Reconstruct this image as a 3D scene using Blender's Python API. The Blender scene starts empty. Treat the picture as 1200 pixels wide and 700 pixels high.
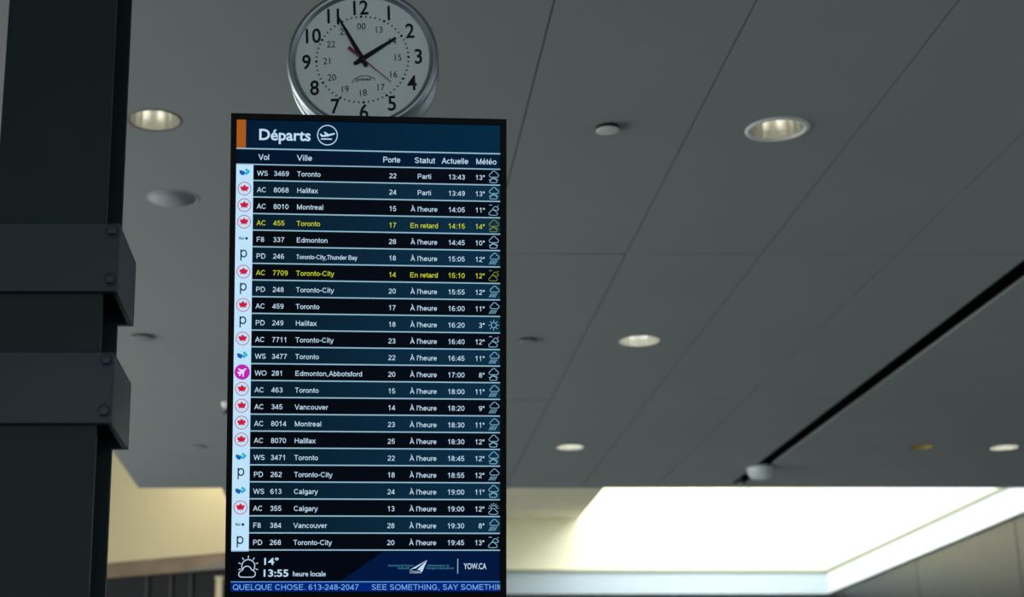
import bpy, bmesh, math, random
from mathutils import Matrix, Vector
random.seed(4)
sc = bpy.context.scene
C = sc.collection
R = math.radians

# ---------------------------------------------------------------- camera
EYE = 1.6                                     # camera height above the floor
cd = bpy.data.cameras.new('camera'); cam = bpy.data.objects.new('camera', cd); C.objects.link(cam)
cam.location = (0, 0, EYE); cam.rotation_euler = (R(90) + math.atan(580 / 1900), 0, 0)
cd.sensor_width = 36; cd.lens = 57.0; cd.shift_x = (600 - 413) / 1200
cd.dof.use_dof = True; cd.dof.focus_distance = 4.2; cd.dof.aperture_fstop = 3.8
sc.camera = cam
# ---------------------------------------------------------------- exposure, world, daylight
sc.view_settings.view_transform = 'Standard'; sc.view_settings.look = 'None'
sc.view_settings.exposure = 0; sc.view_settings.gamma = 1; sc.view_settings.use_curve_mapping = False
sc.cycles.use_denoising = True
sc.cycles.max_bounces = 8; sc.cycles.diffuse_bounces = 5
w = bpy.data.worlds.new('overcast_sky'); sc.world = w; w.use_nodes = True
bg = w.node_tree.nodes['Background']; bg.inputs[0].default_value = (.86, .94, 1.0, 1); bg.inputs[1].default_value = 0.42


def area(name, loc, rot, sx, sy, power, col):
    l = bpy.data.lights.new(name, 'AREA'); l.shape = 'RECTANGLE'; l.size = sx; l.size_y = sy
    l.energy = power; l.color = col
    o = bpy.data.objects.new(name, l); C.objects.link(o); o.location = loc; o.rotation_euler = rot
    return o


# daylight falling through the two skylights
area('skylight_daylight', (6.3, 23.95, 8.5), (0, 0, 0), 4.3, 10.3, 980, (.96, .99, 1.0))
area('skylight_daylight', (-2.1, 23.1, 7.2), (0, 0, R(-31)), 1.4, 1.2, 50, (1.0, .95, .84))
# daylight through the window wall on the left of the hall
area('offscreen_light', (-9.4, 12.0, 2.2), (0, R(-90), 0), 3.6, 13.0, 750, (1.0, 1.0, .94))
# unseen fill light added behind the viewer to brighten the clock dial
area('offscreen_light', (1.0, -7.5, 2.6), (R(90), 0, 0), 9.0, 3.6, 110, (.90, .97, 1.0))
# second added fill, from the right near the camera, lifting the collar sides
area('offscreen_light', (9.6, 3.0, 2.2), (0, R(90), 0), 3.2, 8.0, 30, (.90, .96, 1.0))


# ---------------------------------------------------------------- materials
def lin(c):
    return tuple(((v / 255) / 12.92 if v / 255 <= .04045 else ((v / 255 + .055) / 1.055) ** 2.4) for v in c)


MATS = {}


def mat(name, rgb, rough=.6, metal=0, spec=.5, noise=0.0, nscale=3.0, bump=0.0, bscale=60, srgb=True):
    if name in MATS: return MATS[name]
    m = bpy.data.materials.new(name); m.use_nodes = True; nt = m.node_tree; b = nt.nodes['Principled BSDF']
    c = lin(rgb) if srgb else rgb
    b.inputs['Base Color'].default_value = (*c, 1); b.inputs['Roughness'].default_value = rough
    b.inputs['Metallic'].default_value = metal; b.inputs['Specular IOR Level'].default_value = spec
    tc = nt.nodes.new('ShaderNodeTexCoord')
    if noise:
        n = nt.nodes.new('ShaderNodeTexNoise'); n.inputs['Scale'].default_value = nscale; n.inputs['Detail'].default_value = 4
        nt.links.new(tc.outputs['Object'], n.inputs['Vector'])
        r = nt.nodes.new('ShaderNodeValToRGB')
        r.color_ramp.elements[0].color = (*[v * (1 - noise) for v in c], 1)
        r.color_ramp.elements[1].color = (*[min(1, v * (1 + noise)) for v in c], 1)
        r.color_ramp.elements[0].position = .3; r.color_ramp.elements[1].position = .7
        nt.links.new(n.outputs['Fac'], r.inputs['Fac']); nt.links.new(r.outputs['Color'], b.inputs['Base Color'])
    if bump:
        n2 = nt.nodes.new('ShaderNodeTexNoise'); n2.inputs['Scale'].default_value = bscale
        nt.links.new(tc.outputs['Object'], n2.inputs['Vector'])
        bp = nt.nodes.new('ShaderNodeBump'); bp.inputs['Strength'].default_value = bump; bp.inputs['Distance'].default_value = .01
        nt.links.new(n2.outputs['Fac'], bp.inputs['Height']); nt.links.new(bp.outputs['Normal'], b.inputs['Normal'])
    MATS[name] = m
    return m


def glow(name, rgb, strength=1.0, rgb2=None, x0=-.3425, x1=.3425):
    """a lit screen colour; with rgb2 the picture shown on the screen shades from left to right"""
    if name in MATS: return MATS[name]
    m = bpy.data.materials.new(name); m.use_nodes = True; nt = m.node_tree; b = nt.nodes['Principled BSDF']
    b.inputs['Base Color'].default_value = (.0015, .0015, .002, 1); b.inputs['Roughness'].default_value = .4
    b.inputs['Specular IOR Level'].default_value = .03
    b.inputs['Emission Color'].default_value = (*lin(rgb), 1); b.inputs['Emission Strength'].default_value = strength
    if rgb2:
        tc = nt.nodes.new('ShaderNodeTexCoord'); sp = nt.nodes.new('ShaderNodeSeparateXYZ'); mr = nt.nodes.new('ShaderNodeMapRange')
        mr.inputs['From Min'].default_value = x0; mr.inputs['From Max'].default_value = x1
        r = nt.nodes.new('ShaderNodeValToRGB'); r.color_ramp.elements[0].color = (*lin(rgb), 1); r.color_ramp.elements[1].color = (*lin(rgb2), 1)
        nt.links.new(tc.outputs['Object'], sp.inputs[0]); nt.links.new(sp.outputs['X'], mr.inputs['Value'])
        nt.links.new(mr.outputs['Result'], r.inputs['Fac']); nt.links.new(r.outputs['Color'], b.inputs['Emission Color'])
    MATS[name] = m
    return m


# ---------------------------------------------------------------- mesh helpers
class MB:
    def __init__(s): s.v = []; s.f = []; s.m = []; s.sm = []

    def add(s, vs, fs, mi=0, smooth=False, T=None):
        o = len(s.v)
        s.v += [tuple(T @ Vector(p)) if T else tuple(p) for p in vs]
        for f in fs: s.f.append([o + i for i in f]); s.m.append(mi); s.sm.append(smooth)

    def box(s, x0, x1, y0, y1, z0, z1, mi=0, T=None):
        vs = [(x, y, z) for x in (x0, x1) for y in (y0, y1) for z in (z0, z1)]
        s.add(vs, [(0, 1, 3, 2), (4, 6, 7, 5), (0, 4, 5, 1), (2, 3, 7, 6), (0, 2, 6, 4), (1, 5, 7, 3)], mi, False, T)

    def lathe(s, prof, n=48, mi=0, smooth=True, T=None, closed=False):
        """profile of (radius, height) turned about local z; radius 0 closes to a point"""
        rings = []; vs = []
        for r, h in prof:
            if r < 1e-6: rings.append([len(vs)]); vs.append((0, 0, h))
            else:
                rings.append(list(range(len(vs), len(vs) + n)))
                vs += [(r * math.cos(2 * math.pi * k / n), r * math.sin(2 * math.pi * k / n), h) for k in range(n)]
        fs = []
        pairs = list(zip(rings, rings[1:])) + ([(rings[-1], rings[0])] if closed else [])
        for a, b in pairs:
            for k in range(n):
                q = [a[k % len(a)], a[(k + 1) % len(a)], b[(k + 1) % len(b)], b[k % len(b)]]
                q2 = []
                for i in q:
                    if i not in q2: q2.append(i)
                if len(q2) > 2: fs.append(q2)
        s.add(vs, fs, mi, smooth, T)

    def poly(s, pts, y, mi=0):                # flat figure in the local x-z plane, facing -y
        s.add([(x, y, z) for x, z in pts], [list(range(len(pts)))], mi)

    def rect(s, x0, x1, z0, z1, y, mi=0): s.poly([(x0, z0), (x1, z0), (x1, z1), (x0, z1)], y, mi)

    def disc(s, cx, cz, r, y, mi=0, n=24):
        s.poly([(cx + r * math.cos(2 * math.pi * k / n), cz + r * math.sin(2 * math.pi * k / n)) for k in range(n)], y, mi)

    def stroke(s, pts, wd, y, mi=0, closed=False):
        n = len(pts); vs = []
        for i, (x, z) in enumerate(pts):
            a = pts[i - 1] if (i or closed) else None; b = pts[(i + 1) % n] if (i < n - 1 or closed) else None
            ns = []
            for p, q in ((a, (x, z)), ((x, z), b)):
                if p is None or q is None: continue
                dx, dz = q[0] - p[0], q[1] - p[1]; L = math.hypot(dx, dz) or 1
                ns.append((-dz / L, dx / L))
            nx, nz = sum(v[0] for v in ns) / len(ns), sum(v[1] for v in ns) / len(ns)
            q2 = max(nx * nx + nz * nz, .3); nx, nz = nx / q2 * wd / 2, nz / q2 * wd / 2
            vs += [(x + nx, y, z + nz), (x - nx, y, z - nz)]
        fs = [(2 * i, 2 * i + 1, (2 * i + 3) % (2 * n), (2 * i + 2) % (2 * n)) for i in range(n if closed else n - 1)]
        s.add(vs, fs, mi)

    def sans(s, body, x, z, cap, y, mi=0, align='L', xs=1.0, width=None, wt=.132, clip=None):
        """plain grotesque lettering, drawn stroke by stroke"""
        adv = [SANS[c][0] for c in body]; tot = sum(adv) - .16
        kx = width / tot if width else cap * xs
        off = {'L': x, 'C': x - tot * kx / 2, 'R': x - tot * kx}[align] - .08 * kx
        pos = 0
        for c, a in zip(body, adv):
            for st in SANS[c][1]:
                pts = [(off + (pos + px) * kx, z + pz * cap) for px, pz in st]
                if clip is not None:
                    if min(p[0] for p in pts) > clip - .001: continue
                    if max(p[0] for p in pts) > clip:
                        pts = [(min(clip, p[0]), p[1]) for p in pts]
                run = [pts[0]]
                for j in range(1, len(pts)):
                    run.append(pts[j])
                    if j < len(pts) - 1:
                        ax, az = pts[j][0] - pts[j - 1][0], pts[j][1] - pts[j - 1][1]; bx, bz = pts[j + 1][0] - pts[j][0], pts[j + 1][1] - pts[j][1]
                        if ax * bx + az * bz < .5 * math.hypot(ax, az) * math.hypot(bx, bz):
                            L = math.hypot(ax, az) or 1; run[-1] = (pts[j][0] + ax / L * wt * cap * .3, pts[j][1] + az / L * wt * cap * .3)
                            s.stroke(run, wt * cap, y, mi); L = math.hypot(bx, bz) or 1
                            run = [(pts[j][0] - bx / L * wt * cap * .3, pts[j][1] - bz / L * wt * cap * .3)]
                s.stroke(run, wt * cap, y, mi)
            pos += a

    def text(s, body, x, z, cap, y, mi=0, align='L', bold=0.0, xs=1.0, width=None, clip=None):
        vs, fs, x0, x1 = glyphs(body, bold)
        k = cap / CAP; kx = k * xs
        if width: kx = width / (x1 - x0)
        off = {'L': x - x0 * kx, 'C': x - (x0 + x1) / 2 * kx, 'R': x - x1 * kx}[align]
        s.add([(off + px * kx if clip is None else min(clip, off + px * kx), y, z + pz * k) for px, pz in vs], fs, mi)

    def build(s, name, mats, parent=None, kind=None, bevel=0, loc=None):
        me = bpy.data.meshes.new(name); me.from_pydata(s.v, [], s.f)
        for m in (mats if isinstance(mats, (list, tuple)) else [mats]): me.materials.append(m)
        for p, mi, sm in zip(me.polygons, s.m, s.sm): p.material_index = mi; p.use_smooth = sm
        me.update()
        o = bpy.data.objects.new(name, me); C.objects.link(o)
        if parent: o.parent = parent
        if kind: o['kind'] = kind
        if loc: o.location = loc
        if bevel:
            b = o.modifiers.new('bevel', 'BEVEL'); b.width = bevel; b.segments = 2; b.limit_method = 'ANGLE'
        return o


_G = {}


def glyphs(body, bold=0.0):
    key = (body, bold)
    if key not in _G:
        cu = bpy.data.curves.new('t', 'FONT'); cu.body = body; cu.size = 1; cu.offset = bold; cu.resolution_u = 3
        o = bpy.data.objects.new('t', cu); C.objects.link(o)
        dg = bpy.context.evaluated_depsgraph_get()
        me = bpy.data.meshes.new_from_object(o.evaluated_get(dg))
        vs = [(v.co.x, v.co.y) for v in me.vertices]; fs = [list(p.vertices) for p in me.polygons]
        bpy.data.objects.remove(o); bpy.data.curves.remove(cu); bpy.data.meshes.remove(me)
        xs = [v[0] for v in vs]
        _G[key] = (vs, fs, min(xs), max(xs))
    return _G[key]


CAP = max(v[1] for v in glyphs('H')[0])
# width of the lettering relative to Arial-like proportions
XS = (.0595 / .0132) / ((glyphs('Toronto')[3] - glyphs('Toronto')[2]) / CAP)


# ---------------------------------------------------------------- a plain sans-serif letter set (cap height 1)
def _e(cx, cz, rx, rz, a0, a1, n=9):
    return [(cx + rx * math.cos(R(a0 + (a1 - a0) * k / n)), cz + rz * math.sin(R(a0 + (a1 - a0) * k / n))) for k in range(n + 1)]


T7 = .07; T9 = .93; XH = .73 - .07                # stroke centre lines: foot, head, x-height
_bowl = lambda cx, rx: _e(cx, .365, rx, .295, 0, 360, 16)
SANS = {
    ' ': (.39, []), '.': (.39, [[(.15, .07), (.25, .07)]]), ',': (.39, [[(.2, .12), (.2, .02), (.13, -.12)]]), "'": (.27, [[(.135, 1), (.135, .68)]]),
    ':': (.39, [[(.2, .0), (.2, .14)], [(.2, .58), (.2, .72)]]), '-': (.46, [[(.05, .38), (.41, .38)]]), '°': (.50, [_e(.25, .80, .13, .13, 0, 360, 12)]),
    '0': (.777, [_e(.388, .5, .27, .43, 0, 360, 18)]), '1': (.777, [[(.16, .72), (.33, .80), (.44, .98), (.44, 0)]]),
    '2': (.777, [_e(.388, .69, .26, .24, 165, -25) + [(.12, .10), (.12, T7), (.68, T7)]]),
    '3': (.777, [_e(.37, .72, .23, .21, 160, -80) + [(.30, .52)], [(.30, .52)] + _e(.375, .29, .265, .22, 80, -160)]),
    '4': (.777, [[(.54, 0), (.54, .93), (.08, .28), (.08, .25), (.72, .25)]]),
    '5': (.777, [[(.64, T9), (.22, T9), (.15, .48)] + _e(.375, .33, .275, .26, 140, -160)]),
    '6': (.777, [_e(.388, .32, .26, .25, 0, 360, 14), _e(.42, .45, .30, .48, 180, 55)]),
    '7': (.777, [[(.10, T9), (.66, T9), (.46, .60), (.34, .28), (.29, 0)]]),
    '8': (.777, [_e(.388, .725, .22, .205, 0, 360, 14), _e(.388, .295, .265, .225, 0, 360, 14)]),
    '9': (.777, [_e(.388, .68, .26, .25, 0, 360, 14), _e(.355, .55, .30, .48, 0, -125)]),
    'A': (.93, [[(.07, 0), (.465, .97), (.86, 0)], [(.22, .33), (.71, .33)]]), 'B': (.93, [[(.17, T7), (.17, T9), (.5, T9)] + _e(.52, .73, .24, .20, 90, -90) + [(.17, .53)], [(.17, .53), (.54, .53)] + _e(.55, .30, .27, .23, 90, -90) + [(.10, T7)]]),
    'C': (1.0, [_e(.52, .5, .40, .43, 40, 320, 16)]), 'D': (1.0, [[(.17, T7), (.17, T9), (.48, T9)] + _e(.48, .5, .40, .43, 90, -90, 12) + [(.10, T7)]]),
    'E': (.93, [[(.82, T9), (.17, T9), (.17, T7), (.84, T7)], [(.17, .52), (.76, .52)]]), 'F': (.85, [[(.78, T9), (.17, T9), (.17, 0)], [(.17, .50), (.68, .50)]]),
    'G': (1.08, [_e(.54, .5, .41, .43, 40, 325, 16) + [(.88, .46), (.56, .46)]]), 'H': (1.0, [[(.17, 0), (.17, 1)], [(.83, 0), (.83, 1)], [(.17, .53), (.83, .53)]]),
    'I': (.39, [[(.195, 0), (.195, 1)]]), 'L': (.777, [[(.17, 1), (.17, T7), (.72, T7)]]), 'M': (1.16, [[(.17, 0), (.17, .97), (.58, .06), (.99, .97), (.99, 0)]]),
    'N': (1.0, [[(.17, 0), (.17, .96), (.83, .04), (.83, 1)]]), 'O': (1.08, [_e(.54, .5, .43, .43, 0, 360, 20)]), 'P': (.93, [[(.17, 0), (.17, T9), (.52, T9)] + _e(.54, .69, .25, .24, 90, -90) + [(.17, .45)]]),
    'Q': (1.08, [_e(.54, .5, .43, .43, 0, 360, 20), [(.62, .26), (.96, -.02)]]), 'R': (1.0, [[(.17, 0), (.17, T9), (.56, T9)] + _e(.58, .71, .25, .22, 90, -90) + [(.17, .49)], [(.52, .49), (.86, 0)]]),
    'S': (.93, [_e(.46, .73, .30, .20, 20, 265, 10) + _e(.465, .275, .325, .205, 85, -165, 10)]), 'T': (.85, [[(.04, T9), (.81, T9)], [(.425, T9), (.425, 0)]]),
    'U': (1.0, [[(.16, 1), (.16, .40)] + _e(.5, .40, .34, .33, 180, 360, 10) + [(.84, 1)]]), 'V': (.93, [[(.07, 1), (.465, .03), (.86, 1)]]), 'W': (1.32, [[(.06, 1), (.35, .03), (.66, .96), (.97, .03), (1.26, 1)]]),
    'Y': (.93, [[(.07, 1), (.465, .45), (.86, 1)], [(.465, .45), (.465, 0)]]), 'À': (.93, [[(.07, 0), (.465, .97), (.86, 0)], [(.22, .33), (.71, .33)], [(.30, 1.24), (.48, 1.09)]]),
    'a': (.777, [_e(.375, .50, .24, .17, 160, 0, 7) + [(.615, .12), (.66, 0)], [(.615, .42), (.30, .36)] + _e(.30, .215, .19, .15, 100, 300, 8) + [(.615, .28)]]),
    'b': (.777, [[(.15, 0), (.15, 1)], _bowl(.395, .25)]), 'c': (.70, [_e(.37, .365, .265, .295, 45, 315, 12)]), 'd': (.777, [[(.62, 0), (.62, 1)], _bowl(.375, .25)]),
    'e': (.777, [[(.12, .37), (.655, .37)] + _e(.388, .365, .268, .295, 2, 322, 14)]), 'f': (.39, [[(.17, 0), (.17, .78)] + _e(.33, .78, .16, .15, 180, 80, 5), [(.02, .66), (.36, .66)]]),
    'g': (.777, [_bowl(.375, .25), [(.62, .72), (.62, .0)] + _e(.38, .0, .24, .215, 0, -150, 8)]), 'h': (.777, [[(.15, 0), (.15, 1)], [(.15, .42)] + _e(.385, .44, .235, .22, 165, 0, 8) + [(.62, 0)]]),
    'i': (.31, [[(.155, 0), (.155, .73)], [(.155, .87), (.155, 1)]]), 'l': (.31, [[(.155, 0), (.155, 1)]]), 'm': (1.16, [[(.15, 0), (.15, .73)], [(.15, .44)] + _e(.365, .46, .21, .20, 165, 0, 7) + [(.575, 0)], [(.575, .44)] + _e(.79, .46, .21, .20, 165, 0, 7) + [(1.0, 0)]]),
    'n': (.777, [[(.15, 0), (.15, .73)], [(.15, .42)] + _e(.385, .44, .235, .22, 165, 0, 8) + [(.62, 0)]]), 'o': (.777, [_e(.388, .365, .275, .295, 0, 360, 16)]), 'p': (.777, [[(.15, -.27), (.15, .73)], _bowl(.395, .25)]),
    'r': (.465, [[(.15, 0), (.15, .73)], [(.15, .42), (.22, .60), (.36, .66), (.45, .63)]]), 's': (.70, [_e(.345, .525, .21, .135, 20, 265, 8) + _e(.35, .205, .23, .14, 85, -165, 8)]),
    't': (.39, [[(.18, .92), (.18, .16)] + _e(.30, .17, .12, .10, 180, 290, 4), [(.02, .66), (.36, .66)]]), 'u': (.777, [[(.62, 0), (.62, .73)], [(.15, .73), (.15, .28)] + _e(.385, .29, .235, .22, 180, 345, 8)]),
    'é': (.777, [[(.12, .37), (.655, .37)] + _e(.388, .365, .268, .295, 2, 322, 14), [(.34, .84), (.50, 1.02)]]),
    'v': (.70, [[(.05, .73), (.35, .03), (.65, .73)]]), 'x': (.70, [[(.05, .73), (.65, 0)], [(.65, .73), (.05, 0)]]), 'y': (.70, [[(.05, .73), (.35, .04)], [(.65, .73), (.33, -.10), (.22, -.22), (.07, -.21)]]),
}


def empty(name, loc=(0, 0, 0), label=None, cat=None, group=None, M=None):
    o = bpy.data.objects.new(name, None); C.objects.link(o); o.empty_display_size = .1
    if M is not None: o.matrix_world = M
    else: o.location = loc
    if label: o['label'] = label
    if cat: o['category'] = cat
    if group: o['group'] = group
    return o


def tag(o, label, cat, group=None):
    o['label'] = label; o['category'] = cat
    if group: o['group'] = group
    return o


def frame(x, d, h, yaw, tilt, roll):
    return (Matrix.Translation((x, d, h + EYE)) @ Matrix.Rotation(yaw, 4, 'Z') @ Matrix.Rotation(tilt, 4, 'X') @ Matrix.Rotation(roll, 4, 'Y'))


# ---------------------------------------------------------------- THE ROOM
CZ = 5.0                                      # ceiling height
TOP = 8.6                                     # top of the skylight wells
M_ceil = mat('ceiling_paint', (150, 156, 157), .85, spec=.25, noise=.03, nscale=.6)
M_black = mat('black_void', (8, 9, 10), .9, spec=.1)
M_white = mat('well_white_paint', (238, 240, 240), .8, spec=.2, noise=.01)
M_fascia = mat('pale_fascia_paint', (176, 190, 198), .7, spec=.2)
M_cream = mat('cream_wall_paint', (216, 202, 160), .85, spec=.2, noise=.02)
M_beige = mat('beige_soffit_paint', (244, 236, 212), .85, spec=.2, noise=.02)
M_trim = mat('green_grey_trim', (150, 156, 132), .6)
M_floor = mat('floor_terrazzo', (132, 138, 138), .45, noise=.15, nscale=9)
M_grey = mat('grey_wall_panel', (27, 26, 25), .36, spec=.5, noise=.04)
M_slate = mat('slate_blue_wall', (30, 44, 54), .6, noise=.05)
M_wood = mat('brown_wood', (134, 116, 92), .55, noise=.25, nscale=2.5)

f = MB(); f.box(-9.5, 12, -8, 31, -.1, 0); f.build('floor', M_floor, kind='structure')

holes = []                                    # (x, d, radius) of every recessed fitting
SL = (4.525, 4.69)
XB = [0, .905, 1.81, 2.715, 3.62, 4.525, None, 4.69, 5.585, 6.49, 7.395, 8.5]
DB = [-6, -2.3, 1.83, 5.98, 10.13, 14.28, 18.7]
DOWN = [(-1.045, 7.913, .137, False), (2.274, 8.033, .142, True), (2.254, 12.287, .164, False), (2.236, 16.378, .142, False), (6.706, 16.399, .142, False), (5.84, 16.356, .118, False)]
holes = [(x, d, r) for x, d, r, t in DOWN]


def fan_x(x, d):                              # the long joints close up slightly towards the skylight
    return x if x < .01 or x > 8 else x - .0085 * x * x * (d - 7) / 11.7


def ring_pts(pts):
    sp = cu.splines.new('POLY'); sp.points.add(len(pts) - 1); sp.use_cyclic_u = True
    for p, (x, y) in zip(sp.points, pts): p.co = (x, y, 0, 1)


cu = bpy.data.curves.new('ceiling', 'CURVE'); cu.dimensions = '2D'; cu.fill_mode = 'BOTH'; cu.extrude = .008
g = .0035
ring_pts([(-9, -6), (-g, -6), (-g, 18.7), (1.75, 18.7), (1.75, 29.2), (-1.52, 29.2), (-1.52, 18.7), (-2.49, 18.7), (-2.49, 13), (-9, 13)])
for a, b in zip(XB, XB[1:]):
    if a is None or b is None: continue
    for c, d in zip(DB, DB[1:]):
        h = .008 if a < .5 or a > .9 and a < 1 else .005; e = d - (h if d < 18 else 0); ring_pts([(fan_x(a, c) + g, c + h), (fan_x(b, c) - g, c + h), (fan_x(b, e) - g, e), (fan_x(a, e) + g, e)])
ring_pts([(fan_x(4.525, 18.62) + g, 18.62), (fan_x(4.69, 18.62) - g, 18.62), (fan_x(4.69, 18.7) - g, 18.7), (fan_x(4.525, 18.7) + g, 18.7)])
for x, d, r in holes:
    ring_pts([(x + r * math.cos(2 * math.pi * k / 48), d + r * math.sin(2 * math.pi * k / 48)) for k in range(48)])
co = bpy.data.objects.new('c', cu); C.objects.link(co); co.location = (0, 0, CZ + .008)
me = bpy.data.meshes.new_from_object(co.evaluated_get(bpy.context.evaluated_depsgraph_get()))
bpy.data.objects.remove(co); bpy.data.curves.remove(cu)
me.materials.clear(); me.materials.append(M_ceil); me.name = 'ceiling'
ceil = bpy.data.objects.new('ceiling', me); C.objects.link(ceil); ceil.location = (0, 0, CZ + .008); ceil['kind'] = 'structure'

# unseen black slab, added to stop sky light leaking through the ceiling joints
f = MB(); f.box(-9, 8.6, -6, 13, 5.4, 5.5); f.box(-2.49, 8.6, 13, 18.65, 5.4, 5.5); f.box(-1.5, 1.7, 18.65, 29.2, 5.4, 5.5)
f.build('ceiling_blackout', M_black, kind='structure')
# recessed black slot
f = MB(); a, b = SL
f.box(a, b, -6, 18.68, CZ + .10, CZ + .11); f.box(a - .008, a - .001, -6, 18.68, CZ + .018, CZ + .11); f.box(b + .001, b + .008, -6, 18.68, CZ + .018, CZ + .11)
f.box(a - .008, b + .008, 18.6, 18.61, CZ + .018, CZ + .10)
SA = .0085 * 4.6 ** 2 / 11.7
slot = empty('slot_diffuser', (4.6 + SA, 6, CZ), 'long narrow black slot running through the grey panelled ceiling', 'ceiling slot')
for i in range(len(f.v)): f.v[i] = (f.v[i][0] - 4.6, f.v[i][1] - 6, f.v[i][2] - CZ)
f.build('channel', M_black, slot); slot.rotation_euler.z = SA
f = MB(); f.box(-.004, .004, -12, 12.58, .022, .09); f.build('blade', M_black, slot)

# right skylight well
T_ = .12
f = MB(); f.box(1.63, 8.62, 29.2, 29.2 + T_, CZ, TOP); f.build('wall_far', mat('pale_cream_paint', (240, 237, 206), .85, spec=.2), kind='structure')
f = MB(); f.box(8.5, 8.62, 18.58, 29.2, CZ, TOP); f.build('wall_right', M_white, kind='structure')
f = MB(); f.box(1.63, 8.62, 18.58, 18.7, CZ + .0165, TOP); f.build('wall_near', M_white, kind='structure')
f = MB(); f.box(1.63, 1.75, 18.7, 29.2, CZ + .0165, TOP); f.build('wall_left', M_white, kind='structure')
f = MB(); f.box(1.75, 4.09, 18.7, 29.2, 6.35, TOP); f.build('ceiling_soffit', M_beige, kind='structure')
f = MB(); f.box(1.75, 8.5, 29.17, 29.2, CZ, 5.378); f.build('trim_4', M_fascia, kind='structure')
f = MB(); f.box(1.75, 8.5, 29.14, 29.2, 5.38, 5.43); f.build('trim_1', M_trim, kind='structure')
f = MB(); f.box(8.47, 8.5, 18.7, 29.17, CZ, 5.378); f.build('trim_6', mat('white_fascia_paint', (214, 222, 222), .7, spec=.2), kind='structure')
f = MB(); f.box(8.45, 8.5, 18.7, 29.14, 5.38, 5.425); f.build('trim_2', M_trim, kind='structure')
# below the well: far wall and the grey panel wall on the right with upright seams
f = MB(); f.box(-1.6, 8.5, 29.26, 29.36, 0, 4.99); f.build('wall_back', M_slate, kind='structure')
f = MB()
for a, b in ((13.0, 17.0), (17.0, 20.8), (20.8, 24.6), (24.6, 28.4), (28.4, 30.4)):
    f.box(8.52, 8.6, a + .012, b - .012, 0, CZ)
f.box(8.56, 8.6, 13, 30.4, 0, CZ, 1)
f.build('wall_side', [M_grey, M_black], kind='structure')
# left skylight well: cream wall, set at an angle
A = Vector((-1.52, 23.783, 0)); B = Vector((-9, 28.26, 0)); u = (B - A).normalized(); nn = Vector((-u.y, u.x, 0))
if nn.y < 0: nn = -nn
WL = (B - A).length
TW = Matrix(((u.x, nn.x, 0, A.x), (u.y, nn.y, 0, A.y), (0, 0, 1, 0), (0, 0, 0, 1)))
f = MB(); f.box(0, WL, 0, .12, CZ, TOP, T=TW); f.build('wall_cream', M_cream, kind='structure')
f = MB(); f.box(-1.52, -1.40, 18.7, 23.783, CZ + .0165, TOP); f.box(-2.49, -1.52, 18.58, 18.7, CZ + .0165, TOP); f.box(-2.49, -2.37, 13, 18.7, CZ + .0165, TOP)
f.box(-9, -2.49, 12.88, 13, CZ + .0165, TOP); f.build('wall_well', M_cream, kind='structure')
f = MB(); f.box(0, WL, .01, .14, 4.77, CZ - .001, T=TW)
f.build('trim_3', M_wood, kind='structure')
f = MB(); f.add([(x, y, z) for y in (-.02, .008) for x, z in ((.05, 4.765), (1.35, 4.765), (.05, 4.90))], [(0, 1, 2), (5, 4, 3), (0, 3, 4, 1), (1, 4, 5, 2), (2, 5, 3, 0)], 0, T=TW)
f.build('trim_5', mat('grey_wedge', (122, 122, 114), .6), kind='structure')  # tapering grey wedge along the foot of the wood band
M_pane = mat('dark_partition_glass', (20, 21, 18), .25, spec=.5)
M_mull = mat('partition_mullion', (60, 62, 56), .5)
win = empty('window_1', (-1.52, 23.783, 0)); win['kind'] = 'structure'
TL = Matrix(((u.x, nn.x, 0, 0), (u.y, nn.y, 0, 0), (0, 0, 1, 0), (0, 0, 0, 1)))
f = MB(); f.box(.02, WL, .09, .12, 0, 4.765, T=TL); f.build('pane', M_pane, win)
for X in (-2.44, -2.76, -3.15, -4.3):
    t = (X - A.x) / u.x
    f = MB(); f.box(t - .02, t + .02, .05, .088, 0, 4.765, T=TL); f.build('mullion', M_mull, win)

# ---------------------------------------------------------------- DEPARTURES BOARD
BW, BZ = .3425, .602                          # half size of the lit picture
board = empty('departures_board', label='tall portrait flight departures screen glowing blue, hung under the round clock', cat='departures board',
              M=frame(.03922789, 4.01739318, 1.07557332, R(4.70362018), R(12.61075205), R(-.59659027)))
M_bez = mat('black_bezel', (3, 4, 6), .5, spec=.12)
M_hous = mat('black_housing', (8, 9, 11), .5, spec=.3, noise=.05)
f = MB()
OX, OZ = .3575, .6170
f.box(-OX, -BW, -.012, .06, -OZ, OZ); f.box(BW, OX, -.012, .06, -OZ, OZ)
f.box(-BW, BW, -.012, .06, BZ, OZ); f.box(-BW, BW, -.012, .06, -OZ, -BZ)
f.build('bezel', M_bez, board)
f = MB(); f.box(-OX + .004, OX - .004, .0605, .085, -OZ + .004, OZ - .004); f.build('rear_housing', M_hous, board, bevel=.006)
G_blk = glow('screen_black', (1, 3, 9))
f = MB(); f.box(-BW, BW, 0, .055, -BZ, BZ); f.build('screen_panel', G_blk, board)
G_txt = glow('screen_text', (188, 217, 238)); G_yel = glow('screen_yellow_text', (196, 206, 40))
G_line = glow('screen_line', (142, 184, 204)); G_head = glow('screen_header', (0, 24, 50), 1, (0, 40, 64))
G_col = glow('screen_column_heads', (0, 16, 40), 1, (0, 28, 52)); G_or = glow('screen_orange', (166, 88, 24))
G_odd = glow('screen_row_teal', (3, 25, 38), 1, (10, 45, 68)); G_even = glow('screen_row_dark', (1, 4, 10), 1, (2, 8, 20))
G_wh = glow('screen_white_strip', (190, 226, 250)); G_icon = glow('screen_icon', (132, 182, 208)); G_yic = glow('screen_yellow_icon', (120, 138, 40))
G_red = glow('screen_red', (205, 24, 62)); G_ring = glow('screen_red_ring', (190, 52, 92)); G_mag = glow('screen_magenta', (190, 34, 176))
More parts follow.
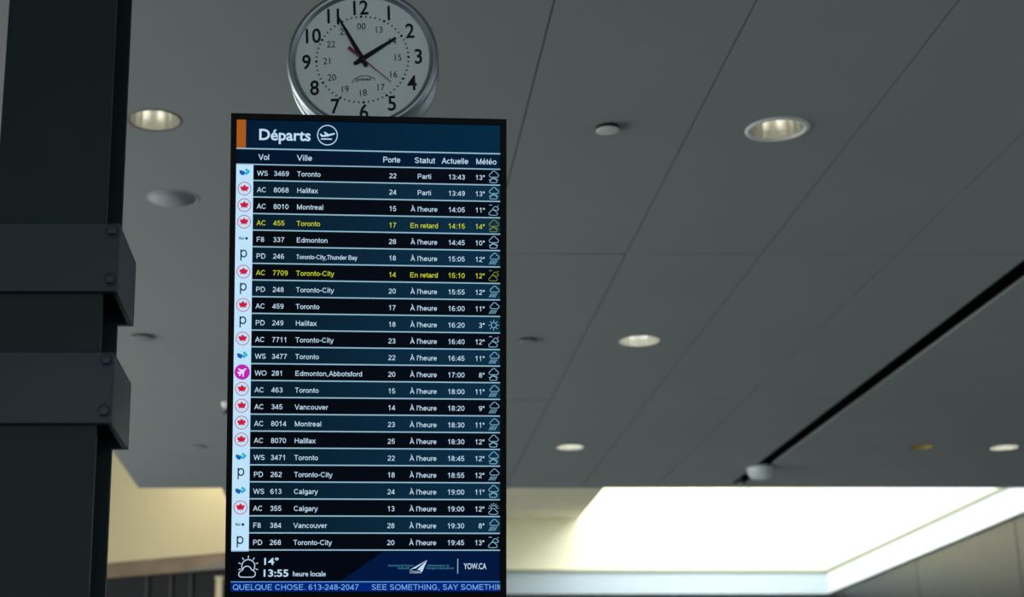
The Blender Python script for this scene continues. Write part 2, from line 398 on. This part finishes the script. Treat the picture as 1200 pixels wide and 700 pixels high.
G_pale = glow('screen_pale', (225, 220, 250)); G_teal = glow('screen_teal', (36, 170, 190)); G_blue = glow('screen_blue', (20, 96, 176))
G_cyan = glow('screen_cyan', (70, 220, 244)); G_ink = glow('screen_ink', (22, 52, 74)); G_tick = glow('screen_ticker_blue', (2, 34, 118))
G_ttxt = glow('screen_ticker_text', (116, 178, 240)); G_nav = glow('screen_navy', (0, 22, 62)); G_dim = glow('screen_dim_text', (70, 150, 176))

Y1, Y2, Y3, Y4 = -.0008, -.0016, -.0024, -.0032


def arc(cx, cz, r, a0, a1, n=8):
    return [(cx + r * math.cos(R(a0 + (a1 - a0) * k / n)), cz + r * math.sin(R(a0 + (a1 - a0) * k / n))) for k in range(n + 1)]


def cloud(m, cx, cz, wd, lw, y, mi):
    p = arc(.30, .2, .2, -90, 75) + arc(.0, .38, .27, 15, 165, 10) + arc(-.32, .18, .18, 105, 270)
    m.stroke([(cx + x * wd, cz + z * wd) for x, z in p], lw, y, mi, True)


def rays(m, cx, cz, r0, r1, angs, lw, y, mi):
    for a in angs:
        m.stroke([(cx + r0 * math.cos(R(a)), cz + r0 * math.sin(R(a))), (cx + r1 * math.cos(R(a)), cz + r1 * math.sin(R(a)))], lw, y, mi)


def weather(m, kind, cx, cz, y, mi=0):
    L = .0016
    if kind == 'A':
        cloud(m, cx, cz - .0005, .0245, L, y, mi); cloud(m, cx - .0012, cz - .0150, .019, L, y, mi)
        m.stroke([(cx - .008, cz - .0045), (cx + .008, cz - .0045)], L, y, mi)
        m.stroke([(cx - .013, cz - .0075), (cx - .009, cz - .0075)], L, y, mi); m.stroke([(cx + .007, cz - .0075), (cx + .011, cz - .0075)], L, y, mi)
    if kind == 'B':
        cloud(m, cx - .002, cz - .0145, .0225, L, y, mi); cloud(m, cx + .0045, cz - .0015, .0155, L, y, mi)
        m.stroke([(cx + .0095, cz + .009), (cx + .0125, cz + .0115)], L, y, mi)
        m.stroke([(cx - .0125, cz + .0115), (cx - .0075, cz + .0125), (cx - .0045, cz + .011)], L, y, mi)
    if kind == 'C':
        cloud(m, cx + .002, cz - .0008, .0235, L, y, mi)
        for k in range(4):
            x = cx - .006 + k * .0048
            m.stroke([(x, cz - .004), (x - .0065, cz - .0145)], L, y, mi)
    if kind == 'D':
        m.stroke(arc(cx, cz - .001, .0068, 0, 345, 16), L * 1.2, y, mi, True); rays(m, cx, cz - .001, .0095, .0135, range(0, 360, 45), L * 1.2, y, mi)
    if kind == 'E':
        m.stroke(arc(cx, cz, .0072, -10, 190, 14), L, y, mi); rays(m, cx, cz, .0095, .0135, (0, 30, 60, 90, 120, 150, 180), L, y, mi)
        cloud(m, cx - .001, cz - .0155, .023, L, y, mi)


MAPLE = [(0, 1), (.20, .58), (.40, .66), (.36, .34), (.60, .50), (1.0, .42), (.80, .14), (.96, -.02), (.58, -.30), (.78, -.66), (.30, -.56), (.06, -.50), (.06, -.86),
         (-.06, -.86), (-.06, -.50), (-.30, -.56), (-.78, -.66), (-.58, -.30), (-.96, -.02), (-.80, .14), (-1.0, .42), (-.60, .50), (-.36, .34), (-.40, .66), (-.20, .58)]


def fan(m, pts, cx, cz, y, mi):               # star-shaped figure round its own middle
    vs = [(cx, y, cz)] + [(x, y, z) for x, z in pts]; n = len(pts)
    m.add(vs, [(0, 1 + i, 1 + (i + 1) % n) for i in range(n)], mi)


def airline(code, cx, cz, parent):
    m = MB()
    if code == 'AC':
        m.stroke(arc(cx, cz, .0166, 0, 352.5, 32), .0018, Y2, 1, True)
        fan(m, [(cx + x * .0116, cz + .0005 + z * .0112) for x, z in MAPLE], cx, cz, Y2, 0)
        mats = [G_red, G_ring]
    elif code == 'WS':
        q = 1.22; zz = cz + .001; S = lambda P: [(cx + x * q, zz + z * q) for x, z in P]
        m.poly(S([(.001, .0045), (.0042, .0072), (.0075, .0040), (.0118, .0005), (.0075, -.0040), (.0030, -.0068), (-.0005, -.0030), (.002, .0006)]), Y2, 0)
        m.poly(S([(-.0115, .0015), (-.0085, .0036), (-.0050, .0022), (0, .0005), (.0008, -.0035), (-.0025, -.0080), (-.0060, -.0072), (-.0102, -.0040)]), Y2, 1)
        m.poly(S([(.0018, .0006), (.0042, .0030), (.0070, .0004), (.0040, -.0026)]), Y3, 2)
        mats = [G_teal, G_blue, G_cyan]
    elif code == 'PD':
        m.sans('p', cx, cz - .0070, .0290, Y2, 0, 'C', xs=.98, wt=.115)
        mats = [G_ink]
    elif code == 'F8':
        m.text('flair', cx - .0125, cz - .0028, .0068, Y2, 0, 'L', bold=.02, width=.0145); m.disc(cx + .0068, cz, .0034, Y2, 1, 14)
        mats = [G_ink, glow('screen_dark_dot', (6, 22, 48))]
    else:
        m.disc(cx, cz, .0196, Y2, 0, 32)
        P = [(.55, .42), (.64, .50), (.52, .56), (.20, .40), (-.05, .30), (-.50, .52), (-.58, .40), (-.20, .02), (-.42, -.10), (-.66, .04), (-.70, -.06), (-.46, -.28), (-.40, -.56), (-.28, -.56), (-.16, -.30), (.02, -.10), (.05, -.62), (.20, -.66), (.30, .10)]
        fan(m, [(cx + x * .0182, cz + z * .0182) for x, z in P], cx, cz + .001, Y3, 1)
        mats = [G_mag, G_pale]
    m.build('airline_logo', mats, parent)


# header
f = MB(); f.rect(-BW, BW, .5290, BZ, Y1, 0); f.rect(-BW, BW, .5255, .5290, Y2, 1); hd = f.build('header_bar', [G_head, G_line], board)
f = MB(); f.rect(-BW, -.3187, .5290, BZ, Y2); f.build('orange_tab', G_or, hd)
f = MB(); f.text('Départs', -.2845, .5510, .0275, Y2, bold=.022, width=.1325); f.build('header_text', G_txt, hd)
f = MB(); ic, iz = -.1085, .5665
f.stroke(arc(ic, iz, .0255, 0, 352.5, 44), .0024, Y2, 0, True)
f.poly([(ic - .0200, iz + .0034), (ic - .0165, iz + .0034), (ic - .0125, iz + .0002), (ic - .0045, iz + .0010), (ic - .0100, iz + .0082), (ic - .0060, iz + .0085), (ic + .003, iz + .0028), (ic + .018, iz + .0062), (ic + .0195, iz + .0046), (ic + .0185, iz + .0024), (ic + .001, iz - .0032), (ic - .0125, iz - .0048), (ic - .0165, iz - .0040)], Y2)
f.rect(ic - .0165, ic + .0115, iz - .0118, iz - .0085, Y2)
f.build('takeoff_icon', G_txt, hd)
f = MB(); f.rect(-BW, BW, .4870, .5254, Y1, 0); f.rect(-BW, BW, .4850, .4880, Y2, 1); ch = f.build('column_heading', [G_col, G_line], board)
for s, x0, wd in (('Vol', -.2848, .0262), ('Ville', -.1855, .0375), ('Porte', .0367, .0440), ('Statut', .1189, .0520), ('Actuelle', .1903, .0682), ('Météo', .2797, .0524)):
    f = MB(); f.sans(s, x0, .4985, .0150, Y2, width=wd, wt=.14); f.build('heading_text', G_txt, ch)
f = MB(); f.rect(-BW, -.2985, -.5005, .4862, Y1); f.build('logo_strip', G_wh, board)
ROWS = '''WS|3469|Toronto|22|Parti|13:43|13|A
AC|8068|Halifax|24|Parti|13:49|13|A
AC|8010|Montreal|15|À l'heure|14:05|11|B
AC|455|Toronto|17|En retard|14:15|14|A
F8|337|Edmonton|28|À l'heure|14:45|10|A
PD|246|Toronto-City,Thunder Bay|18|À l'heure|15:05|12|C
AC|7709|Toronto-City|14|En retard|15:10|12|B
PD|248|Toronto-City|20|À l'heure|15:55|12|C
AC|459|Toronto|17|À l'heure|16:00|11|C
PD|249|Halifax|18|À l'heure|16:20|3|D
AC|7711|Toronto-City|23|À l'heure|16:40|12|B
WS|3477|Toronto|22|À l'heure|16:45|11|C
WO|281|Edmonton,Abbotsford|20|À l'heure|17:00|8|A
AC|463|Toronto|15|À l'heure|18:00|11|C
AC|345|Vancouver|14|À l'heure|18:20|9|C
AC|8014|Montreal|23|À l'heure|18:30|11|C
AC|8070|Halifax|25|À l'heure|18:30|12|A
WS|3471|Toronto|22|À l'heure|18:45|12|A
PD|262|Toronto-City|18|À l'heure|18:55|12|C
WS|613|Calgary|24|À l'heure|19:00|11|A
AC|355|Calgary|13|À l'heure|19:00|12|E
F8|384|Vancouver|28|À l'heure|19:30|8|C
PD|268|Toronto-City|20|À l'heure|19:45|13|B'''.split('\n')
STEP = .0428
for i, row in enumerate(ROWS):
    code, no, city, gate, stat, tm, deg, wx = row.split('|')
    top = .4865 - STEP * i
    late = stat == 'En retard'; gt, gi = (G_yel, G_yic) if late else (G_txt, G_icon)
    f = MB(); f.rect(-.2983, BW, top - STEP + .0030, top - .0004, Y1, 0); f.rect(-.2983, BW, top - STEP - .0003, top - STEP + .0029, Y1, 1)
    rw = f.build('flight_row', [G_odd if i % 2 else G_even, G_line], board)
    rw['label'] = ('delayed ' if late else '') + 'flight row %s %s to %s, gate %s, %s' % (code, no, city.replace(',', ' and '), gate, tm)
    bl = top - .0290; cap = .0130; X_ = .0595 / (.0130 * 4.65)
    for nm, tx, x0, al, kx in (('carrier_code', code, -.2878, 'L', X_), ('flight_number', no, -.2452, 'L', X_), ('destination', city, -.1853, 'L', X_ * (.85 if len(city) > 22 else 1)), ('gate_number', gate, .0620, 'C', X_),
                           ('flight_status', stat, .1440, 'C', X_), ('departure_time', tm, .2285, 'C', X_), ('temperature', deg + '°', .3020, 'R', X_)):
        f = MB(); f.sans(tx, x0, bl, cap * (.9 if len(tx) > 22 else 1), Y2, 0, al, xs=kx); f.build(nm, gt, rw)
    airline(code, -.3206, top - .0205, rw)
    f = MB(); weather(f, wx, .3262, top - .0205, Y2); f.build('weather_icon', gi, rw)
# footer and ticker
f = MB(); f.rect(-BW, BW, -.5755, -.5005, Y1, 0); f.poly([(-.066, -.5755), (BW, -.5755), (BW, -.5005), (.042, -.5005)], Y2, 1)
f.rect(-BW, -.2985, -.5005, -.4980, Y2, 2)
ft = f.build('footer_bar', [glow('screen_footer', (0, 5, 16)), G_nav, G_line], board)
f = MB(); sx, sz = -.2990, -.5370
f.stroke(arc(sx, sz, .0163, -38, 218, 22), .0022, Y3); rays(f, sx, sz, .0195, .0260, (-20, 18, 54, 90, 126, 162, 200), .0022, Y3, 0)
cloud(f, sx - .003, sz - .0275, .042, .0022, Y3, 0); f.build('weather_icon', G_txt, ft)
f = MB(); f.text('14°', -.2590, -.5332, .0162, Y3, bold=.02, width=.0365); f.text('13:55', -.2600, -.5630, .0170, Y3, bold=.02, width=.0625)
f.text('heure locale', -.1862, -.5622, .0122, Y3, bold=.012, width=.0830); f.build('local_time_text', G_txt, ft)
f = MB()
f.poly([(.1555, -.5210), (.1095, -.5465), (.1140, -.5448), (.1245, -.5425)], Y3); f.poly([(.1555, -.5210), (.1245, -.5425), (.1275, -.5415), (.1475, -.5265)], Y3)
f.poly([(.1555, -.5210), (.1290, -.5468), (.1350, -.5462), (.1425, -.5515)], Y3)
f.text('Ottawa', .1105, -.5548, .0080, Y3, width=.0300)
f.build('airport_emblem', G_txt, ft)
f = MB(); f.text('International Airport', .0560, -.5375, .0050, Y3, width=.0640); f.build('emblem_text', G_dim, ft); f = MB(); f.text('Authority', .0800, -.5440, .0050, Y3, width=.0300)
f.build('emblem_text', G_dim, ft); f = MB(); f.text('Administration de', .1555, -.5375, .0050, Y3, width=.0560); f.build('emblem_text', G_dim, ft); f = MB(); f.text("l'aéroport international", .1530, -.5440, .0050, Y3, width=.0700); f.build('emblem_text', G_dim, ft)
f = MB(); f.rect(.2330, .2345, -.5555, -.5185, Y3); f.text('YOW.CA', .2490, -.5440, .0142, Y3, bold=.014, width=.0585); f.build('web_address_text', G_txt, ft)
f = MB(); f.rect(-BW, BW, -.6005, -.5775, Y1, 0); f.rect(-BW, BW, -.5775, -.5750, Y3, 1); tk = f.build('ticker_bar', [G_tick, glow('screen_ticker_line', (90, 150, 210))], board)
f = MB(); f.sans('QUELQUE CHOSE. 613-248-2047', -.3368, -.5967, .0142, Y2, width=.3171, wt=.12); f.build('ticker_text', G_ttxt, tk)
f = MB(); f.sans('SEE SOMETHING, SAY SOMETHIN', .0138, -.5967, .0142, Y2, width=.3340, wt=.12, clip=BW)
f.build('ticker_text', G_ttxt, tk)
# bracket at the back of the board
f = MB(); f.box(-.15, .15, .0855, .10, -.15, .15); f.box(-.05, .05, .10, .14, -.06, .20); f.build('wall_bracket', M_hous, board)

# ---------------------------------------------------------------- CLOCK
K = 1.05
clock = empty('wall_clock', label='round steel-rimmed analogue clock with black numerals above the departures screen', cat='clock',
              M=frame(.02657 * K, 3.91975 * K, 1.85662 * K, -.065, .038, -.0245))
r = .1281                                     # radius of the minute ring
M_dial = mat('white_dial', (228, 240, 240), .55, spec=.3)
M_steel = mat('brushed_steel', (160, 170, 176), .42, metal=1, noise=.05, nscale=40)
M_ink = mat('black_ink', (6, 7, 8), .5, spec=.3); M_hand = mat('black_hands', (5, 5, 6), .45, spec=.3); M_redh = mat('red_second_hand', (120, 24, 30), .5)
TC = Matrix.Rotation(R(90), 4, 'X')           # lathe axis -> local -y (towards the viewer)
RI, RO = 1.45 * r, 1.65 * r
f = MB(); f.lathe([(RI, .006), (RI + .004, .014), (RI + .010, .0185), (RI + .016, .019), (RO - .003, .013), (RO, .004), (RO, -.010), (RO - .006, -.014)], 96, T=TC)
f.build('front_rim', M_steel, clock)
f = MB(); f.lathe([(RO - .006, -.014), (RO - .012, -.020), (RO - .012, -.072), (RO - .006, -.078)], 96, T=TC); f.build('body_band', M_steel, clock)
f = MB(); f.lathe([(RO - .006, -.078), (RO, -.082), (RO, -.100), (RO - .004, -.108), (RI + .010, -.113), (RI, -.105), (0, -.100)], 96, T=TC); f.build('rear_rim', M_steel, clock)
f = MB(); f.lathe([(RI + .003, 0), (RI + .003, .0055), (0, .0055)], 96, smooth=False, T=TC); f.build('dial', M_dial, clock)
yd = -.0062
tk_ = MB()
for h in range(1, 13):
    a = R(30 * h); ca = .325 * r; s = str(h)
    xx, zz = 1.215 * r * math.sin(a), 1.215 * r * math.cos(a)
    f = MB(); f.text(s, xx, zz - ca / 2, ca, yd, 0, 'C', bold=.016, xs=.87); f.build('hour_numeral', M_ink, clock)
    s2 = '00' if h == 12 else str(12 + h); c2 = .148 * r
    g24 = MB(); g24.text(s2, .775 * r * math.sin(a), .775 * r * math.cos(a) - c2 / 2, c2, yd, 0, 'C', xs=.9); g24.build('inner_numeral', M_ink, clock)
for k in range(60):
    a = R(6 * k); sn, cs = math.sin(a), math.cos(a)
    if k % 5: tk_.stroke([(.975 * r * sn, .975 * r * cs), (1.02 * r * sn, 1.02 * r * cs)], .0034, yd)
    else:
        tk_.disc(r * sn, r * cs, .0037, yd, n=14); tk_.stroke([(.92 * r * sn, .92 * r * cs), (.94 * r * sn, .94 * r * cs)], .0012, yd)
tk_.build('minute_track', M_ink, clock)
f = MB(); L0 = -.48 * r
f.text('primex', .02 * r, L0 - .02 * r, .075 * r, yd, 0, 'C', bold=.02, width=.34 * r)
f.stroke([(-.24 * r, L0 - .06 * r), (-.18 * r, L0 + .03 * r), (-.06 * r, L0 + .09 * r), (.1 * r, L0 + .09 * r), (.24 * r, L0 + .03 * r), (.26 * r, L0 - .02 * r)], .0022, yd)
f.build('dial_logo', M_ink, clock)


def hand(name, ang, tip, tail, w0, w1, y, m, blob=None):
    h = MB(); a = R(ang); sn, cs = math.sin(a), math.cos(a)
    def P(al, ac): return (al * sn + ac * cs, al * cs - ac * sn)
    out = [P(-tail, -w0 * .8), P(-tail * .2, -w0), P(tip, -w1), P(tip, w1), P(-tail * .2, w0), P(-tail, w0 * .8)]
    out += [P(-tail - w0 * .8 * math.sin(R(t)), w0 * .8 * math.cos(R(t))) for t in (30, 60, 90, 120, 150)]
    n = len(out)
    h.add([(x, y, z) for x, z in out] + [(x, y + .0012, z) for x, z in out], [list(range(n)), list(range(2 * n - 1, n - 1, -1))] + [(i, i + n, (i + 1) % n + n, (i + 1) % n) for i in range(n)])
    h.build(name, m, clock)


hand('hour_hand', 58.6, .87 * r, .17 * r, .060 * r, .028 * r, -.0090, M_hand)
hand('minute_hand', -26.3, 1.16 * r, .17 * r, .056 * r, .018 * r, -.0115, M_hand)
h = MB(); a = R(133.6); sn, cs = math.sin(a), math.cos(a)
def P2(al, ac): return (al * sn + ac * cs, al * cs - ac * sn)
h.poly([P2(.84 * r, -.008 * r), P2(.84 * r, .008 * r), P2(0, .014 * r), P2(0, -.014 * r)], -.0135); h.poly([P2(0, -.016 * r), P2(0, .016 * r), P2(-.40 * r, .035 * r), P2(-.40 * r, -.035 * r)], -.0135)
h.build('second_hand', M_redh, clock)
f = MB(); f.lathe([(.055 * r, .006), (.055 * r, .0150), (.04 * r, .0160), (0, .0162)], 24, T=TC); f.build('hub', M_hand, clock)
f = MB(); f.box(-.06, .06, .1135, .165, -.05, .05); f.build('back_bracket', M_hous, clock)

# pole hanging from the ceiling that carries the clock and the board, hidden behind them
PX, PD_ = .055, 4.35
f = MB(); f.lathe([(0, 2.45 - CZ), (.032, 2.45 - CZ), (.032, -.001)], 24); pole = f.build('hanging_pole', M_hous, loc=(PX, PD_, CZ))
tag(pole, 'dark hanging pole behind the departures screen and the clock', 'pole')
f = MB(); f.lathe([(.033, -.02), (.10, -.02), (.10, -.001), (.033, -.001)], 32); f.build('ceiling_flange', M_hous, pole)

# ---------------------------------------------------------------- STEEL COLUMN WITH CLAMPED COLLARS
M_col = mat('dark_green_grey_steel', (23, 42, 44), .5, spec=.3, noise=.06, nscale=4)
M_coll = mat('blue_grey_steel_collar', (28, 50, 60), .4, spec=.5, noise=.06, nscale=5)
XL, XR, D0, D1 = -.797, -.548, 3.40, 3.645
cx, cdp = (XL + XR) / 2, (D0 + D1) / 2
col = empty('steel_column', (cx, cdp, 0), 'dark green-grey steel H-column with two bolted collars at the left edge', 'column')
hw, hd_ = (XR - XL) / 2, (D1 - D0) / 2
f = MB(); f.box(-hw, hw, -hd_, -hd_ + .016, 0, CZ - .002); f.build('flange', M_col, col, bevel=.0015)
f = MB(); f.box(-hw, hw, hd_ - .016, hd_, 0, CZ - .002); f.build('flange', M_col, col, bevel=.0015)
f = MB(); f.box(-.006, .006, -hd_ + .0165, hd_ - .0165, 0, CZ - .002); f.build('web', M_col, col)
CXR = -.514 - cx; CXL = -CXR; Y0, Y1c = 3.382 - cdp, 3.663 - cdp
for zb in (EYE + 1.049, EYE + .754):
    f = MB(); t = .013; zt = zb + .158
    f.box(CXL, CXR, Y0, -hd_ - .0005, zb, zt); f.box(CXL, CXR, hd_ + .0005, Y1c, zb, zt)
    f.box(CXR - t, CXR, -hd_ - .0003, hd_ + .0003, zb, zt); f.box(CXL, CXL + t, -hd_ - .0003, hd_ + .0003, zb, zt)
    co_ = f.build('collar', M_coll, col, bevel=.002)
    for bx in (CXR - .016, CXL + .016):
        for bz in (zb + .027, zb + .140):
            Tb = Matrix.Translation((bx, Y0, bz)) @ TC
            f = MB(); f.lathe([(.0155, .0002), (.0155, .003), (0, .003)], 24, smooth=False, T=Tb)
            f.lathe([(.0135, .003), (.0135, .010), (.011, .0125), (0, .0130)], 6, smooth=False, T=Tb)
            f.build('bolt', M_coll, co_)

# ---------------------------------------------------------------- CEILING FITTINGS
M_ref = mat('reflector', (206, 205, 194), .26, metal=.75); M_trimw = mat('white_trim_ring', (225, 230, 228), .5)
M_can = mat('can_shell', (60, 60, 58), .6)


def lamp_mat(name, col, s):
    m = mat(name, (230, 230, 220), .4); b = m.node_tree.nodes['Principled BSDF']
    b.inputs['Emission Color'].default_value = (*col, 1); b.inputs['Emission Strength'].default_value = s
    return m


M_l1 = lamp_mat('lamp_dim', (1, .97, .9), 2.6)
M_l1b = lamp_mat('lamp_mid', (.95, 1, .98), 11); M_l2 = lamp_mat('lamp_lit', (.93, .97, 1), 20); M_l3 = mat('amber_lens', (190, 165, 84), .4); M_l3.node_tree.nodes['Principled BSDF'].inputs['Emission Color'].default_value = (1, .75, .2, 1); M_l3.node_tree.nodes['Principled BSDF'].inputs['Emission Strength'].default_value = .03
LAB = ['rimless recessed downlight in the smooth ceiling beside the dark column', 'large white-ringed downlight at upper right, nearest of its row',
       'middle downlight of the row between the screen and the black slot', 'bright downlight closest to the skylight, right of the screen',
       'bright downlight right of the black ceiling slot at the right edge', 'dim amber downlight between the black slot and the right edge']
for (x, d, rr, trim), lab, i in zip(DOWN, LAB, range(6)):
    t = empty('recessed_downlight', (x, d, CZ), lab, 'downlight', 'recessed ceiling downlights')
    f = MB(); f.lathe([(rr - .001, .001), (rr - .003, .03), (rr * .93, .10), (rr * .82, .19), (0, .20)], 20, smooth=False); f.build('reflector', M_l3 if i == 5 else M_ref, t)
    f = MB(); f.lathe([(rr + .004, .042), (rr + .004, .24), (0, .24)], 36); f.build('can', M_can, t)
    lm = M_l2 if i in (3, 4) else M_l1b if i == 2 else M_l1
    if i != 5:
        for s in (-1, 1):
            f = MB(); Tl = Matrix.Translation((s * .048, 0, .142))
            f.lathe([(0, -.055), (.016, -.05), (.02, -.03), (.02, .05), (0, .055)], 16, T=Tl); f.build('lamp', lm, t)
    if trim:
        f = MB(); f.lathe([(rr - .002, -.0005), (rr - .001, -.007), (rr + .012, -.009), (rr + .026, -.004), (rr + .028, -.0005)], 64); f.build('trim_ring', M_trimw, t)
    else:
        f = MB(); f.lathe([(rr - .002, -.0005), (rr - .001, -.003), (rr + .004, -.003), (rr + .005, -.0005)], 64); f.build('trim_ring', M_can, t)

M_grl = mat('speaker_grille', (142, 152, 158), .7, bump=.08, bscale=400); M_grlr = mat('speaker_ring', (166, 172, 172), .6)


def speaker(x, d, rr, lab, mg, mr):
    t = empty('ceiling_speaker', (x, d, CZ), lab, 'speaker', 'round ceiling speakers')
    f = MB(); f.lathe([(rr, -.0005), (rr, -.002), (rr - .003, -.0035), (rr - .010, -.0035), (rr - .012, -.002), (rr - .012, -.0005)], 64); f.build('ring', mr, t)
    f = MB(); f.lathe([(rr - .0125, -.0005), (rr - .0125, -.0025), (0, -.003)], 48); f.build('grille', mg, t)


speaker(-1.076, 9.094, .156, 'pale round ceiling speaker below the rimless downlight left of the screen', M_grl, M_grlr)
M_pl = mat('cover_plate', (214, 220, 218), .45); M_gr2 = mat('grey_cover_plate', (140, 148, 154), .5)


def plate(name, x, d, rr, lab, cat, m, gap=.016, group=None):
    t = empty(name, (x, d, CZ), lab, cat, group)
    f = MB(); f.lathe([(rr * .97, -.0005), (rr * .97, -gap), (0, -gap)], 40); f.build('gap_shade', M_black, t)  # black drum stands in for the shade between plate and ceiling
    f = MB(); f.lathe([(rr * .97, -gap - .0003), (rr, -gap - .001), (rr, -gap - .003), (rr * .9, -gap - .005), (0, -gap - .006)], 40); f.build('cover_plate', m, t)


GS = 'small round ceiling cover plates'
plate('sprinkler_cover', 1.361, 8.004, .062, 'small white sprinkler cover plate left of the large white-ringed downlight', 'sprinkler', M_pl, .018, GS)
plate('sprinkler_cover', 1.37, 12.237, .064, 'small grey sprinkler cover plate beside the right edge of the screen', 'sprinkler', M_gr2, .016, GS)
plate('sprinkler_cover', -1.64, 12.15, .086, 'shallow dark round plate between the column collars and the screen', 'sprinkler', M_gr2, .014, GS)
plate('sprinkler_cover', -1.583, 16.335, .080, 'faint grey round plate in the ceiling just above the cream skylight well', 'sprinkler', M_ceil, .006, GS)
# small white sprinkler head half behind the screen
t = empty('fire_sprinkler', (-1.14, 14.381, CZ), 'tiny pale fitting peeping out behind the left edge of the screen', 'sprinkler')
f = MB(); f.lathe([(.052, -.0005), (.050, -.03), (.030, -.055), (0, -.06)], 24); f.build('cap', M_pl, t)
f = MB(); f.lathe([(.016, -.061), (.016, -.09), (.04, -.095), (.04, -.10), (0, -.10)], 20); f.build('deflector', M_can, t)
# dome camera
t = empty('dome_camera', (4.437, 17.401, CZ), 'pale dome camera on the ceiling at the far end of the black slot', 'camera')
f = MB(); f.lathe([(.158, -.0005), (.158, -.012), (.145, -.018), (0, -.018)], 40); f.build('base_plate', mat('grey_base', (120, 126, 126), .5), t)
f = MB(); f.lathe([(.148, -.0185), (.146, -.05), (.128, -.10), (.098, -.128), (.05, -.14), (0, -.142)], 40); f.build('dome', mat('frosted_dome', (216, 228, 232), .35), t)
# pale post by the dark partition
f = MB(); f.box(-.045, .045, -.04, .04, 0, 4.6); f.box(-.06, .06, -.055, .055, 4.6, 4.63)
tag(f.build('pale_post', mat('pale_post_paint', (224, 214, 178), .6), loc=(-1.95, 23.9, 0)), 'slim pale post far behind the lower left corner of the screen', 'post')
